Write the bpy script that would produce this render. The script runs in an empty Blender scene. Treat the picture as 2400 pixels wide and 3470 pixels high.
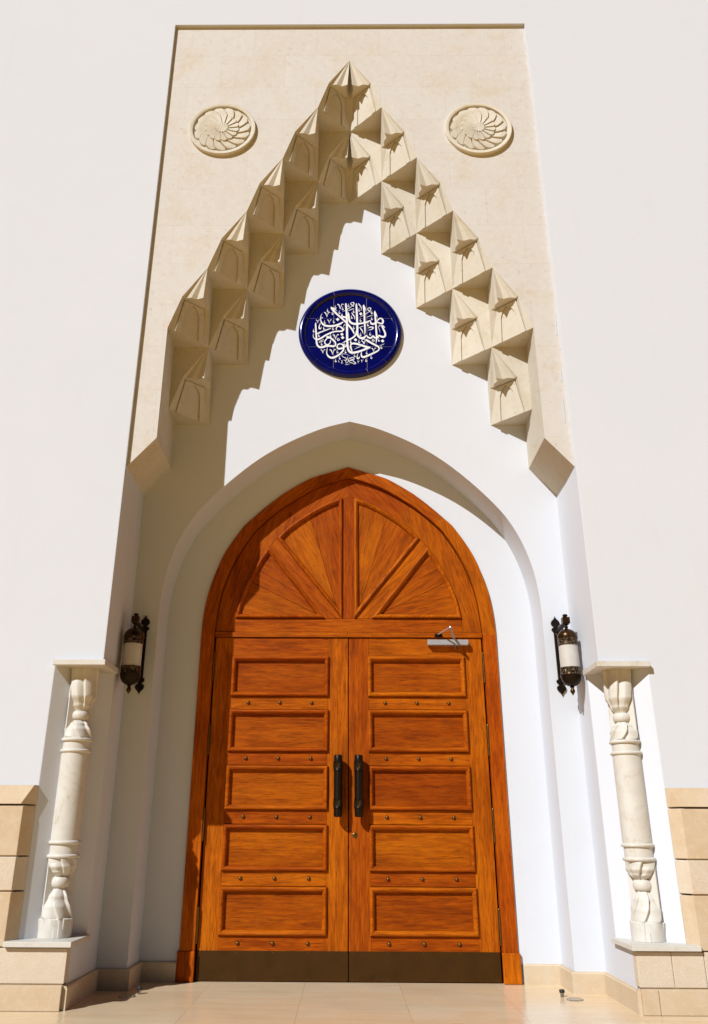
import bpy, bmesh, math, random
from mathutils import Vector, Matrix
random.seed(7)
R = math.radians
scene = bpy.context.scene
col = scene.collection

# ------------------------------------------------------------------ camera
cam = bpy.data.cameras.new('camera')
cam.sensor_fit = 'VERTICAL'; cam.sensor_height = 36.0
cam.lens = 2797.256 * 36 / 3470
cam.shift_x = (1200 - 1146.55) / 3470
cam.shift_y = -(1735 - 1658.9) / 3470
cam.clip_start = .05; cam.clip_end = 2000
camo = bpy.data.objects.new('camera', cam); col.objects.link(camo)
yaw, pit, rol = -0.0098, 0.3936, -0.0049
cy, sy, cp, sp, cr, sr = math.cos(yaw), math.sin(yaw), math.cos(pit), math.sin(pit), math.cos(rol), math.sin(rol)
X0 = Vector((cy, -sy, 0)); Y0 = Vector((sy, cy, 0)); Z0 = Vector((0, 0, 1))
FW = cp * Y0 + sp * Z0; UP = -sp * Y0 + cp * Z0
RT = cr * X0 - sr * UP; UP2 = sr * X0 + cr * UP
camo.matrix_world = Matrix(((RT.x, UP2.x, -FW.x, -.0363), (RT.y, UP2.y, -FW.y, -6.0474), (RT.z, UP2.z, -FW.z, 1.0389), (0, 0, 0, 1)))
scene.camera = camo

# ------------------------------------------------------------------ light
KX, KZ = .77, .98
wd = bpy.data.worlds.new('World'); scene.world = wd; wd.use_nodes = True
nt = wd.node_tree; bg = nt.nodes['Background']
sky = nt.nodes.new('ShaderNodeTexSky'); sky.sky_type = 'NISHITA'; sky.sun_disc = False
sky.sun_elevation = math.atan(KZ / math.hypot(1, KX)); sky.sun_rotation = math.atan2(-KX, -1)
sky.air_density = .06; sky.dust_density = .3; sky.ozone_density = .6; sky.altitude = 0
nt.links.new(sky.outputs[0], bg.inputs[0]); bg.inputs[1].default_value = .05
sl = bpy.data.lights.new('sun', 'SUN'); sl.energy = 4.95; sl.angle = R(.5); sl.color = (.935, .972, 1)
so = bpy.data.objects.new('sun', sl); col.objects.link(so); so.location = (-8, -10, 12)
so.rotation_euler = Vector((KX, 1, -KZ)).to_track_quat('-Z', 'Y').to_euler()
scene.view_settings.view_transform = 'Standard'; scene.view_settings.look = 'None'
scene.view_settings.exposure = .01; scene.view_settings.gamma = 1
scene.render.engine = 'CYCLES'
scene.cycles.max_bounces = 10; scene.cycles.diffuse_bounces = 2

# ------------------------------------------------------------------ materials
class NT:
    def __init__(s, name):
        s.m = bpy.data.materials.new(name); s.m.use_nodes = True; s.t = s.m.node_tree
        s.b = s.t.nodes['Principled BSDF']
    def n(s, typ, **kw):
        nd = s.t.nodes.new('ShaderNode' + typ)
        for k, v in kw.items():
            if k.startswith('i_'):
                key = k[2:]; key = int(key) if key.isdigit() else key.replace('_', ' ')
                nd.inputs[key].default_value = v
            else: setattr(nd, k, v)
        return nd
    def l(s, a, b): s.t.links.new(a, b)
    def coord(s, scale=(1, 1, 1), rot=(0, 0, 0), world=False, rnd=0.0):
        mp = s.n('Mapping'); mp.inputs['Scale'].default_value = scale; mp.inputs['Rotation'].default_value = rot
        if world: s.l(s.n('NewGeometry').outputs['Position'], mp.inputs[0])
        else: s.l(s.n('TexCoord').outputs['Object'], mp.inputs[0])
        if rnd:
            oi = s.n('ObjectInfo'); mul = s.n('VectorMath', operation='SCALE'); c = s.n('CombineXYZ')
            s.l(oi.outputs['Random'], c.inputs[0]); s.l(oi.outputs['Random'], c.inputs[1]); s.l(oi.outputs['Random'], c.inputs[2])
            s.l(c.outputs[0], mul.inputs[0]); mul.inputs[3].default_value = rnd
            s.l(mul.outputs[0], mp.inputs['Location'])
        return mp.outputs[0]
    def noise(s, vec, scale, detail=4, rough=.55, dist=0.0):
        nd = s.n('TexNoise'); nd.inputs['Scale'].default_value = scale; nd.inputs['Detail'].default_value = detail
        nd.inputs['Roughness'].default_value = rough; nd.inputs['Distortion'].default_value = dist
        s.l(vec, nd.inputs['Vector']); return nd.outputs['Fac']
    def ramp(s, fac, stops):
        nd = s.n('ValToRGB'); cr_ = nd.color_ramp
        while len(cr_.elements) < len(stops): cr_.elements.new(.5)
        for e, (p, c) in zip(cr_.elements, stops):
            e.position = p; e.color = (c[0], c[1], c[2], 1) if hasattr(c, '__len__') else (c, c, c, 1)
        s.l(fac, nd.inputs[0]); return nd.outputs[0]
    def mix(s, a, b, fac, mode='MIX'):
        nd = s.n('MixRGB', blend_type=mode)
        for v, i in ((fac, 0), (a, 1), (b, 2)):
            if hasattr(v, 'is_linked'): s.l(v, nd.inputs[i])
            elif i == 0: nd.inputs[0].default_value = v
            else: nd.inputs[i].default_value = (*v, 1)
        return nd.outputs[0]
    def base(s, c, k=.83):           # k: dulls the base colour so less light bounces into the shade
        if hasattr(c, 'is_linked'): s.l(s.mix(c, (k, k, k), 1.0, 'MULTIPLY'), s.b.inputs['Base Color'])
        else: s.b.inputs['Base Color'].default_value = (*[x * k for x in c], 1)
    def rough(s, v):
        if hasattr(v, 'is_linked'): s.l(v, s.b.inputs['Roughness'])
        else: s.b.inputs['Roughness'].default_value = v
    def spec(s, v): s.b.inputs['Specular IOR Level'].default_value = v
    def bump(s, h, strength=.3, dist=.01, bevel=0):
        nd = s.n('Bump'); nd.inputs['Strength'].default_value = strength; nd.inputs['Distance'].default_value = dist
        s.l(h, nd.inputs['Height'])
        if bevel:
            bv = s.n('Bevel', samples=4); bv.inputs['Radius'].default_value = bevel; s.l(bv.outputs[0], nd.inputs['Normal'])
        s.l(nd.outputs[0], s.b.inputs['Normal'])

def m_plaster():
    s = NT('white_plaster'); v = s.coord(world=True)
    big = s.noise(v, .7, 4, .6); fine = s.noise(v, 70, 5, .6); mid = s.noise(v, 5, 5, .6, .5)
    mp = s.n('Mapping'); mp.inputs['Scale'].default_value = (7, 7, .35); s.l(v, mp.inputs[0]); streak = s.noise(mp.outputs[0], 1, 5, .65)
    c = s.ramp(big, [(.3, (.748, .765, .815)), (.7, (.77, .782, .83))])
    c = s.mix(c, (.735, .72, .73), s.ramp(mid, [(.55, 0), (.85, .40)]))
    c = s.mix(c, (.70, .675, .66), s.ramp(streak, [(.58, 0), (.80, .28)]))
    c = s.mix(c, (.60, .55, .50), s.ramp(s.noise(v, 38, 2), [(.80, 0), (.86, .35)]))
    s.base(c); s.rough(.85); s.spec(.12)
    h = s.mix(fine, mid, .6); s.bump(h, .35, .005, .012)
    return s.m

def m_ashlar():
    s = NT('cream_ashlar_limestone'); v = s.coord(world=True)
    sep = s.n('SeparateXYZ'); s.l(v, sep.inputs[0])
    cmb = s.n('CombineXYZ')
    a = s.n('MATH' if False else 'Math', operation='ADD'); s.l(sep.outputs[0], a.inputs[0]); a.inputs[1].default_value = 20 * .645 + .017
    b = s.n('Math', operation='SUBTRACT'); s.l(sep.outputs[2], b.inputs[0]); b.inputs[1].default_value = 4.05 - .434 * 20
    s.l(a.outputs[0], cmb.inputs[0]); s.l(b.outputs[0], cmb.inputs[1])
    br = s.n('TexBrick', offset=.5, offset_frequency=2); s.l(cmb.outputs[0], br.inputs['Vector'])
    br.inputs['Scale'].default_value = 1; br.inputs['Mortar Size'].default_value = .0024
    br.inputs['Brick Width'].default_value = .645; br.inputs['Row Height'].default_value = .434; br.inputs['Mortar Smooth'].default_value = .1
    br.inputs['Color1'].default_value = (.735, .685, .635, 1); br.inputs['Color2'].default_value = (.715, .655, .59, 1)
    br.inputs['Mortar'].default_value = (.66, .59, .49, 1); br.inputs['Bias'].default_value = -.15
    n1 = s.noise(v, 3.2, 6, .65, .6); n2 = s.noise(v, 22, 6, .7, .4); n3 = s.noise(v, 110, 3, .6)
    c = s.mix(br.outputs['Color'], (.68, .565, .42), s.ramp(n1, [(.50, 0), (.72, .6)]))
    c = s.mix(c, (.80, .76, .70), s.ramp(n2, [(.50, 0), (.70, .6)]))
    c = s.mix(c, (.52, .38, .25), s.ramp(n2, [(.26, .55), (.42, 0)]))
    c = s.mix(c, (.42, .30, .19), s.ramp(n3, [(.16, .6), (.27, 0)]))
    s.base(c); s.rough(.7); s.spec(.2)
    h = s.mix(n2, n3, .4); s.bump(h, .25, .004)
    return s.m

def m_carved(name='carved_cream_limestone', k=.83):
    s = NT(name); v = s.coord(world=True)
    n1 = s.noise(v, 4, 6, .65, .8); n2 = s.noise(v, 26, 6, .7, .5); n3 = s.noise(v, 120, 3, .6)
    c = s.ramp(n1, [(.3, (.75, .69, .59)), (.55, (.725, .65, .525)), (.75, (.66, .56, .40))])
    c = s.mix(c, (.46, .33, .18), s.ramp(n2, [(.26, .6), (.43, 0)]))
    c = s.mix(c, (.42, .32, .2), s.ramp(n3, [(.17, .5), (.27, 0)]))
    oi = s.n('ObjectInfo'); hs = s.n('HueSaturation'); mr = s.n('MapRange'); mr.inputs[3].default_value = .90; mr.inputs[4].default_value = 1.03
    s.l(oi.outputs['Random'], mr.inputs[0]); s.l(mr.outputs[0], hs.inputs['Value']); s.l(c, hs.inputs['Color'])
    s.base(hs.outputs[0], k); s.rough(.72); s.spec(.2); s.bump(s.mix(n2, n3, .4), .3, .005, .004)
    return s.m

def m_honey(name, c1, c2, rough_bump=.15, sc=90, scol=.4):
    s = NT(name); v = s.coord(world=True)
    n1 = s.noise(v, 5, 6, .65, .5); n2 = s.noise(v, sc, 4, .65); n4 = s.noise(v, 28, 5, .7)
    oi = s.n('ObjectInfo')
    c = s.ramp(n1, [(.32, c1), (.68, c2)])
    c = s.mix(c, tuple(x * .72 for x in c2), s.ramp(n2, [(.2, scol), (.42, 0)]))
    c = s.mix(c, tuple(min(.85, x * 1.12) for x in c1), s.ramp(n4, [(.5, 0), (.75, .6)]))
    s.base(c); s.rough(.75); s.spec(.2); s.bump(n2, rough_bump, .012, .004)
    return s.m

def m_marble():
    s = NT('veined_cream_marble'); v = s.coord(world=True)
    n1 = s.noise(v, 5, 7, .6, 1.6); n2 = s.noise(v, 3.2, 6, .6, 2.6); n3 = s.noise(v, 60, 4, .6)
    c = s.ramp(n1, [(.3, (.77, .735, .67)), (.7, (.70, .64, .55))])
    vein = s.ramp(n2, [(.485, 0), (.5, .8), (.515, 0)])
    c = s.mix(c, (.50, .41, .30), s.mix((0, 0, 0), vein, s.ramp(n1, [(.5, 0), (.62, 1)]), 'MIX'))
    s.base(c); s.rough(.5); s.spec(.3); s.bump(n3, .12, .003, .004)
    return s.m

def m_wood(name, ang, light=1.0):
    """grain runs along the direction at angle ang from x in the door plane"""
    s = NT(name)
    v0 = s.coord(rot=(0, ang, 0), rnd=17.3)
    def m(sc):
        mp = s.n('Mapping'); mp.inputs['Scale'].default_value = sc; s.l(v0, mp.inputs[0]); return mp.outputs[0]
    fig = s.noise(m((.7, 5, 5)), 1.0, 3, .5, .3)
    mul = s.n('Math', operation='MULTIPLY'); s.l(fig, mul.inputs[0]); mul.inputs[1].default_value = 95
    sn = s.n('Math', operation='SINE'); s.l(mul.outputs[0], sn.inputs[0])
    rings = s.ramp(sn.outputs[0], [(0, 0), (1, 1)])
    g = s.noise(m((3.2, 46, 46)), 1.0, 5, .65, .2); f = s.noise(m((9, 330, 330)), 1.0, 3, .6); big = s.noise(m((1.2, 4, 4)), 1.3, 4, .6)
    L = light
    c = s.ramp(g, [(.22, (.15 * L, .020 * L, .0007 * L)), (.42, (.32 * L, .056 * L, .0012 * L)), (.58, (.43 * L, .084 * L, .002 * L)), (.78, (.52 * L, .108 * L, .003 * L))])
    c = s.mix(c, (.20 * L, .034 * L, .001), s.mix((0, 0, 0), (.26, .26, .26), rings))
    c = s.mix(c, (.55 * L, .14 * L, .004), s.ramp(big, [(.46, 0), (.74, .45)]))
    c = s.mix(c, (.16, .026, .001), s.ramp(big, [(.28, .5), (.48, 0)]))
    c = s.mix(c, (.09, .015, .001), s.ramp(f, [(.34, .8), (.47, 0)]))
    oi = s.n('ObjectInfo'); hs = s.n('HueSaturation')
    mr = s.n('MapRange'); mr.inputs[3].default_value = .86; mr.inputs[4].default_value = 1.16
    s.l(oi.outputs['Random'], mr.inputs[0]); s.l(mr.outputs[0], hs.inputs['Value'])
    m2 = s.n('Math', operation='MULTIPLY_ADD'); s.l(oi.outputs['Random'], m2.inputs[0]); m2.inputs[1].default_value = .009; m2.inputs[2].default_value = .4965
    s.l(m2.outputs[0], hs.inputs['Hue']); s.l(c, hs.inputs['Color'])
    s.base(hs.outputs[0], .95); s.rough(s.ramp(g, [(.3, .62), (.7, .45)])); s.spec(.07)
    s.bump(s.mix(f, g, .4), .35, .0012, .0025)
    return s.m

def m_simple(name, c, rough=.5, metal=0.0, spec=.5, var=.15, bump=0, sc=30):
    s = NT(name); v = s.coord()
    n = s.noise(v, sc, 4)
    s.base(s.mix(c, tuple(x * (1 - var * 2) for x in c), s.ramp(n, [(.35, 0), (.75, 1)])))
    s.rough(rough); s.b.inputs['Metallic'].default_value = metal; s.spec(spec)
    if bump: s.bump(n, bump, .002)
    return s.m

def m_floor():
    s = NT('polished_cream_floor'); v = s.coord(world=True)
    br = s.n('TexBrick', offset=0.0, offset_frequency=2)
    mp = s.n('Mapping'); mp.inputs['Location'].default_value = (1.035 + .7 * 20, .66 * 0 + .215 + .44 * 20 + .01, 0); s.l(v, mp.inputs[0])
    s.l(mp.outputs[0], br.inputs['Vector']); br.inputs['Scale'].default_value = 1
    br.inputs['Brick Width'].default_value = .70; br.inputs['Row Height'].default_value = .44; br.inputs['Mortar Size'].default_value = .0015
    br.inputs['Color1'].default_value = (.88, .70, .48, 1); br.inputs['Color2'].default_value = (.85, .63, .40, 1); br.inputs['Mortar'].default_value = (.5, .37, .22, 1)
    mp2 = s.n('Mapping'); mp2.inputs['Scale'].default_value = (1.2, 9, 1); s.l(v, mp2.inputs[0])
    n1 = s.noise(mp2.outputs[0], 1.6, 6, .6, .6); n2 = s.noise(v, 2.0, 4)
    c = s.mix(br.outputs['Color'], (.76, .52, .28), s.ramp(n1, [(.45, 0), (.78, .7)]))
    c = s.mix(c, (.70, .43, .21), s.ramp(n2, [(.5, 0), (.75, .4)]))
    s.base(c); s.rough(s.ramp(n2, [(.3, .14), (.7, .3)])); s.spec(.4)
    return s.m

def m_plaza():
    s = NT('plaza_paving_warm_bounce'); v = s.coord(world=True)
    n1 = s.noise(v, .5, 5); n2 = s.noise(v, 8, 5)
    c = s.mix(s.ramp(n1, [(.3, (.90, .53, .13)), (.7, (.84, .47, .10))]), (.74, .44, .08), s.ramp(n2, [(.45, 0), (.8, .5)]))  # out of view; orange deepened to throw warm bounced light onto shaded walls
    s.base(c); s.rough(.85); s.spec(.1); s.bump(n2, .3, .01)
    return s.m

def m_bronze(name, c, rough, relief=False):
    s = NT(name); v = s.coord()
    n = s.noise(v, 18, 5)
    cc = s.mix(c, tuple(x * .45 for x in c), s.ramp(n, [(.35, 0), (.7, 1)]))
    s.b.inputs['Metallic'].default_value = .85; s.rough(rough)
    if relief:
        w = s.n('TexVoronoi', feature='SMOOTH_F1'); w.inputs['Scale'].default_value = 42; w.inputs['Smoothness'].default_value = .4
        nn = s.noise(v, 26, 2, .5, 2.2)
        h = s.ramp(nn, [(.44, 0), (.5, 1), (.56, 0)])
        cc = s.mix(cc, (.34, .28, .2), s.mix((0, 0, 0), h, .8)); s.bump(h, .8, .004)
    s.base(cc)
    return s.m

def m_frost():
    s = NT('frosted_white_glass'); v = s.coord()
    n = s.noise(v, 12, 3)
    s.base(s.ramp(n, [(.3, (.60, .565, .51)), (.7, (.68, .64, .58))])); s.rough(.28); s.spec(.5)
    s.b.inputs['Subsurface Weight'].default_value = .0
    return s.m

def m_glaze():
    s = NT('cobalt_blue_glaze'); v = s.coord()
    n = s.noise(v, 7, 3)
    s.base(s.ramp(n, [(.3, (.0012, .0022, .072)), (.7, (.002, .0035, .115))])); s.rough(.15); s.spec(.32)
    s.bump(n, .12, .01)
    return s.m

M = dict(plaster=m_plaster(), ashlar=m_ashlar(), carved=m_carved(), rosette=m_carved('pale_carved_limestone', .92),
         honey=m_honey('honey_limestone', (.72, .56, .39), (.66, .475, .29)),
         rough=m_honey('bush_hammered_limestone', (.79, .66, .51), (.75, .59, .43), .45, 130, .4),
         skirt=m_honey('skirting_limestone', (.72, .58, .41), (.69, .52, .34)),
         marble=m_marble(), floor=m_floor(), plaza=m_plaza(),
         wood_h=m_wood('sapele_wood_horizontal_grain', 0), wood_v=m_wood('sapele_wood_vertical_grain', R(90)),
         wood_f=m_wood('sapele_frame_vertical_grain', R(90), 1.15),
         wood_p=m_wood('sapele_panel_wood', 0, .88),
         bronze=m_bronze('antique_bronze', (.095, .045, .016), .30), relief=m_bronze('embossed_bronze', (.07, .034, .012), .36, True),
         dark=m_simple('dark_oiled_bronze', (.018, .010, .004), .42, .5, .3), woven=m_simple('rubbed_bronze', (.085, .045, .012), .4, .7, .4), brass=m_simple('aged_brass', (.22, .115, .03), .4, .85),
         kick=m_simple('bronze_kick_sheet', (.072, .029, .003), .5, .3, .2, .12, 0, 9),
         steel=m_simple('satin_aluminium', (.52, .50, .51), .4, .35, .5, .04), chrome=m_simple('polished_steel', (.55, .53, .5), .2, 1),
         rubber=m_simple('black_rubber', (.012, .011, .01), .55), frost=m_frost(), glaze=m_glaze(),
         letter=m_simple('white_enamel_lettering', (.96, .96, .98), .25, 0, .4, .02), grout=m_simple('pale_grout', (.42, .38, .36), .8),
         gap=m_simple('dark_joint', (.03, .02, .012), .9, 0, .1), lamp_disc=m_simple('scratched_uplight_lens', (.50, .42, .31), .25, 0, .5, .1))
WR = [m_wood('sapele_fan_board_%s' % n, R(a), .92) for n, a in (('steep', 78), ('leaning', 60), ('low', 32), ('flat', 12), ('steep_mirrored', 102), ('leaning_mirrored', 120), ('low_mirrored', 148), ('flat_mirrored', 168))]
WD = [m_wood('sapele_diagonal_grain', R(47)), m_wood('sapele_diagonal_grain_mirrored', R(133))]

# ------------------------------------------------------------------ mesh helpers
class MB:
    def __init__(s): s.bm = bmesh.new(); s.sm = False
    def face(s, pts):
        vs = [s.bm.verts.new(p) for p in pts]
        try: return s.bm.faces.new(vs)
        except ValueError: return None
    def box(s, x0, x1, y0, y1, z0, z1):
        p = [(x, y, z) for x in (x0, x1) for y in (y0, y1) for z in (z0, z1)]
        v = [s.bm.verts.new(q) for q in p]
        for f in ((0, 1, 3, 2), (4, 6, 7, 5), (0, 4, 5, 1), (2, 3, 7, 6), (0, 2, 6, 4), (1, 5, 7, 3)): s.bm.faces.new([v[i] for i in f])
        return s
    def prism_xz(s, pts, y0, y1):      # outline in x,z pushed from y0 to y1
        a = [s.bm.verts.new((x, y0, z)) for x, z in pts]; b = [s.bm.verts.new((x, y1, z)) for x, z in pts]
        n = len(pts)
        s.bm.faces.new(a); s.bm.faces.new(b[::-1])
        for i in range(n): s.bm.faces.new((a[i], b[i], b[(i + 1) % n], a[(i + 1) % n]))
        return s
    def prism_xy(s, pts, z0, z1):
        a = [s.bm.verts.new((x, y, z0)) for x, y in pts]; b = [s.bm.verts.new((x, y, z1)) for x, y in pts]
        n = len(pts)
        s.bm.faces.new(a); s.bm.faces.new(b[::-1])
        for i in range(n): s.bm.faces.new((a[i], b[i], b[(i + 1) % n], a[(i + 1) % n]))
        return s
    def strip(s, A, B, closed=False):
        a = [s.bm.verts.new(p) for p in A]; b = [s.bm.verts.new(p) for p in B]; n = len(A)
        for i in range(n if closed else n - 1):
            j = (i + 1) % n; s.bm.faces.new((a[i], a[j], b[j], b[i]))
        return s
    def lathe(s, prof, cx, cy, cz=0, seg=32, fn=None, cap=True):
        rings = []
        for r, z in prof:
            ring = []
            for i in range(seg):
                t = 2 * math.pi * i / seg; rr = r if fn is None else fn(r, z, t)
                ring.append(s.bm.verts.new((cx + rr * math.cos(t), cy + rr * math.sin(t), cz + z)))
            rings.append(ring)
        for a, b in zip(rings, rings[1:]):
            for i in range(seg):
                j = (i + 1) % seg; s.bm.faces.new((a[i], a[j], b[j], b[i]))
        if cap:
            s.bm.faces.new(rings[0][::-1]); s.bm.faces.new(rings[-1])
        s.sm = True
        return s
    def tube(s, path, r, seg=10):
        path = [Vector(p) for p in path]; rings = []
        for i, p in enumerate(path):
            d = (path[min(i + 1, len(path) - 1)] - path[max(i - 1, 0)]).normalized()
            u = d.cross(Vector((0, 0, 1)) if abs(d.z) < .9 else Vector((1, 0, 0))).normalized(); w = d.cross(u)
            rings.append([s.bm.verts.new(p + (u * math.cos(2 * math.pi * k / seg) + w * math.sin(2 * math.pi * k / seg)) * r) for k in range(seg)])
        for a, b in zip(rings, rings[1:]):
            for i in range(seg): s.bm.faces.new((a[i], a[(i + 1) % seg], b[(i + 1) % seg], b[i]))
        s.bm.faces.new(rings[0][::-1]); s.bm.faces.new(rings[-1]); s.sm = True
        return s
    def bar(s, a, b, w, h):           # flat bar from a to b
        a, b = Vector(a), Vector(b); d = (b - a).normalized()
        u = d.cross(Vector((0, 0, 1))).normalized() if abs(d.z) < .95 else Vector((1, 0, 0)); v = d.cross(u).normalized()
        q = [[s.bm.verts.new(p + u * x * w / 2 + v * y * h / 2) for x, y in ((-1, -1), (1, -1), (1, 1), (-1, 1))] for p in (a, b)]
        for i in range(4): s.bm.faces.new((q[0][i], q[0][(i + 1) % 4], q[1][(i + 1) % 4], q[1][i]))
        s.bm.faces.new(q[0][::-1]); s.bm.faces.new(q[1])
        return s
    def moulding(s, outline, prof, closed=True):
        """outline: list of (x,z) clockwise or not; prof: list of (inset, y)"""
        n = len(outline); P = [Vector(p) for p in outline]
        area = sum(P[i].x * P[(i + 1) % n].y - P[(i + 1) % n].x * P[i].y for i in range(n))
        if area < 0: P = P[::-1]
        rings = []
        for off, y in prof:
            ring = []
            for i in range(n):
                a = (P[i] - P[i - 1]).normalized(); b = (P[(i + 1) % n] - P[i]).normalized()
                na = Vector((-a.y, a.x)); nb = Vector((-b.y, b.x)); m = (na + nb)
                m = m / max(.15, m.dot(na)) if m.length > 1e-6 else na
                q = P[i] + m * off; ring.append(s.bm.verts.new((q.x, y, q.y)))
            rings.append(ring)
        for a, b in zip(rings, rings[1:]):
            for i in range(n): s.bm.faces.new((a[i], a[(i + 1) % n], b[(i + 1) % n], b[i]))
        return s
    def build(s, name, mat, parent=None, loc=None, smooth=None, bevel=0):
        if bevel:
            bmesh.ops.remove_doubles(s.bm, verts=s.bm.verts, dist=1e-6)
            ed = [e for e in s.bm.edges if len(e.link_faces) == 2 and e.calc_face_angle(0) > .6]
            bmesh.ops.bevel(s.bm, geom=ed, offset=bevel, segments=2, profile=.6, affect='EDGES')
        bmesh.ops.recalc_face_normals(s.bm, faces=s.bm.faces)
        me = bpy.data.meshes.new(name)
        base = Vector(loc) if loc is not None else Vector((0, 0, 0))
        if parent is not None and loc is None: base = parent_world(parent)
        s.bm.transform(Matrix.Translation(-base)); s.bm.to_mesh(me); s.bm.free()
        me.materials.append(mat)
        o = bpy.data.objects.new(name, me); col.objects.link(o)
        if parent is not None:
            o.parent = parent; o.location = base - parent_world(parent)
        else: o.location = base
        if s.sm if smooth is None else smooth:
            me.shade_smooth(); me.set_sharp_from_angle(angle=R(38))
        return o
def parent_world(o):
    v = Vector(o.location)
    while o.parent is not None: o = o.parent; v = v + Vector(o.location)
    return v
def empty(name, loc):
    o = bpy.data.objects.new(name, None); o.location = loc; o.empty_display_size = .2; col.objects.link(o); return o
def tag(o, label, cat, group=None):
    o['label'] = label; o['category'] = cat
    if group: o['group'] = group
    return o
def structure(o): o['kind'] = 'structure'; return o
def copy_tree(o, parent=None):
    c = o.copy(); col.objects.link(c); c.parent = parent
    for ch in o.children: copy_tree(ch, c)
    return c
def mir(pts, s): return [(s * p[0],) + tuple(p[1:]) for p in pts]

# ------------------------------------------------------------------ main dimensions (metres)
YW = .028                                              # face of the white wall
A, T, P, E, CJ = 1.815, .687, .061, 1.053, 1.590     # jamb x, tympanum y, panel y, door wall y, arch base x
MID = .375
XS = [0, .3158, .6429, .9609, 1.2845, 1.5951]
ZS = [8.3227, 7.683, 7.034, 6.389, 5.7434, 5.1049, 4.4704]
ZB = 8.802
XN, YN = 2.168, .362                                   # column niche chamfer
DCX, LY = -.012, 1.076                                 # door centre, leaf face
ARCH = [(1.592, 0), (1.592, 2.62), (1.590, 2.78), (1.577, 2.95), (1.548, 3.12), (1.492, 3.31), (1.41, 3.49), (1.305, 3.65), (1.11, 3.868), (.875, 4.083), (.66, 4.236), (.44, 4.355), (.22, 4.448), (0, 4.509)]
FOUT = [(1.278, 0), (1.275, 2.62), (1.268, 2.77), (1.25, 2.92), (1.22, 3.06), (1.175, 3.20), (1.105, 3.375), (.965, 3.60), (.87, 3.70), (.77, 3.795), (.663, 3.888), (.56, 3.966), (.36, 4.088), (.18, 4.15), (0, 4.209)]
FIN = [(1.164, 0), (1.164, 2.62), (1.155, 2.76), (1.137, 2.92), (1.11, 3.04), (1.066, 3.18), (.99, 3.355), (.867, 3.56), (.785, 3.65), (.695, 3.735), (.60, 3.815), (.50, 3.885), (.32, 3.995), (.16, 4.06), (0, 4.11)]
def smooth_curve(pts, n=6):            # Catmull-Rom through the points after the first straight piece
    out = [pts[0]]; p = pts[1:]
    for i in range(len(p) - 1):
        p0 = p[i - 1] if i > 0 else (p[0][0], p[0][1] - .15); p1, p2 = p[i], p[i + 1]
        p3 = p[i + 2] if i + 2 < len(p) else (2 * p2[0] - p1[0], 2 * p2[1] - p1[1])
        for k in range(n):
            t = k / n
            out.append(tuple(.5 * (2 * p1[c] + (p2[c] - p0[c]) * t + (2 * p0[c] - 5 * p1[c] + 4 * p2[c] - p3[c]) * t * t + (3 * p1[c] - p0[c] - 3 * p2[c] + p3[c]) * t ** 3) for c in (0, 1)))
    out.append(p[-1]); return out
def full_arch(half, cx=0):             # right foot, over the apex, to the left foot
    c = smooth_curve(half)
    return [(cx + x, z) for x, z in c] + [(cx - x, z) for x, z in c[::-1][1:]]
AO = full_arch(ARCH); FO = full_arch(FOUT, DCX); FI = full_arch(FIN, DCX)

# ------------------------------------------------------------------ ground
o = MB(); o.face([(-300, -300, -.006), (300, -300, -.006), (300, 60, -.006), (-300, 60, -.006)])
structure(o.build('plaza_ground', M['plaza'], None, (0, 0, 0)))
o = MB(); o.face([(-4.2, -1.5, 0), (4.2, -1.5, 0), (4.2, 1.16, 0), (-4.2, 1.16, 0)])
structure(o.build('floor', M['floor'], None, (0, 0, 0)))

# ------------------------------------------------------------------ white facade wall with its niche
W = 9.0; H = 11.5
wall = tag(empty('facade_wall', (0, .5, 0)), 'white plastered facade wall with a deep recessed niche around the wooden door', 'wall'); wall['kind'] = 'thing'
z0n, z1n = .368, 2.18
o = MB()
o.face([(x, YW, z) for x, z in [(-W, 0), (-A, 0), (-A, z0n), (-XN, z0n), (-XN, z1n), (-A, z1n), (-A, ZB), (A, ZB), (A, z1n), (XN, z1n), (XN, z0n), (A, z0n), (A, 0), (W, 0), (W, H), (-W, H)]])
o.face([(-W, YW, H), (W, YW, H), (W, 2, H), (-W, 2, H)]); o.face([(-W, 2, 0), (W, 2, 0), (W, 2, H), (-W, 2, H)])
for s in (-1, 1):
    o.face([(s * W, YW, 0), (s * W, 2, 0), (s * W, 2, H), (s * W, YW, H)])
    o.face([(s * A, 0, 0), (s * A, T, 0), (s * A, T, z0n), (s * A, 0, z0n)])
    o.face([(s * A, YN, z0n), (s * A, T, z0n), (s * A, T, z1n), (s * A, YN, z1n)])
    o.face([(s * A, YW, z1n), (s * A, T, z1n), (s * A, T, ZB), (s * A, YW, ZB)])
    o.face([(s * XN, YW, z0n), (s * A, YN, z0n), (s * A, YN, z1n), (s * XN, YW, z1n)])
    for z in (z0n, z1n): o.face([(s * XN, YW, z), (s * A, YN, z), (s * A, YW, z)])
o.face([(-A, YW, ZB), (A, YW, ZB), (A, T, ZB), (-A, T, ZB)])
bmesh.ops.remove_doubles(o.bm, verts=o.bm.verts, dist=1e-5)
o.build('outer_wall', M['plaster'], wall)
o = MB()
o.face([(x, T, z) for x, z in [(-A, 0)] + AO[::-1] + [(A, 0), (A, 7.8), (-A, 7.8)]])
o.build('niche_back_wall', M['plaster'], wall)
o = MB(); o.strip([(x, T, z) for x, z in AO], [(x, E, z) for x, z in AO]); o.sm = True
o.build('arch_reveal', M['plaster'], wall)
o = MB()
o.face([(x, E, z) for x, z in AO] + [(x, E, z) for x, z in FO[::-1]])
o.build('door_surround', M['plaster'], wall)
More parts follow.
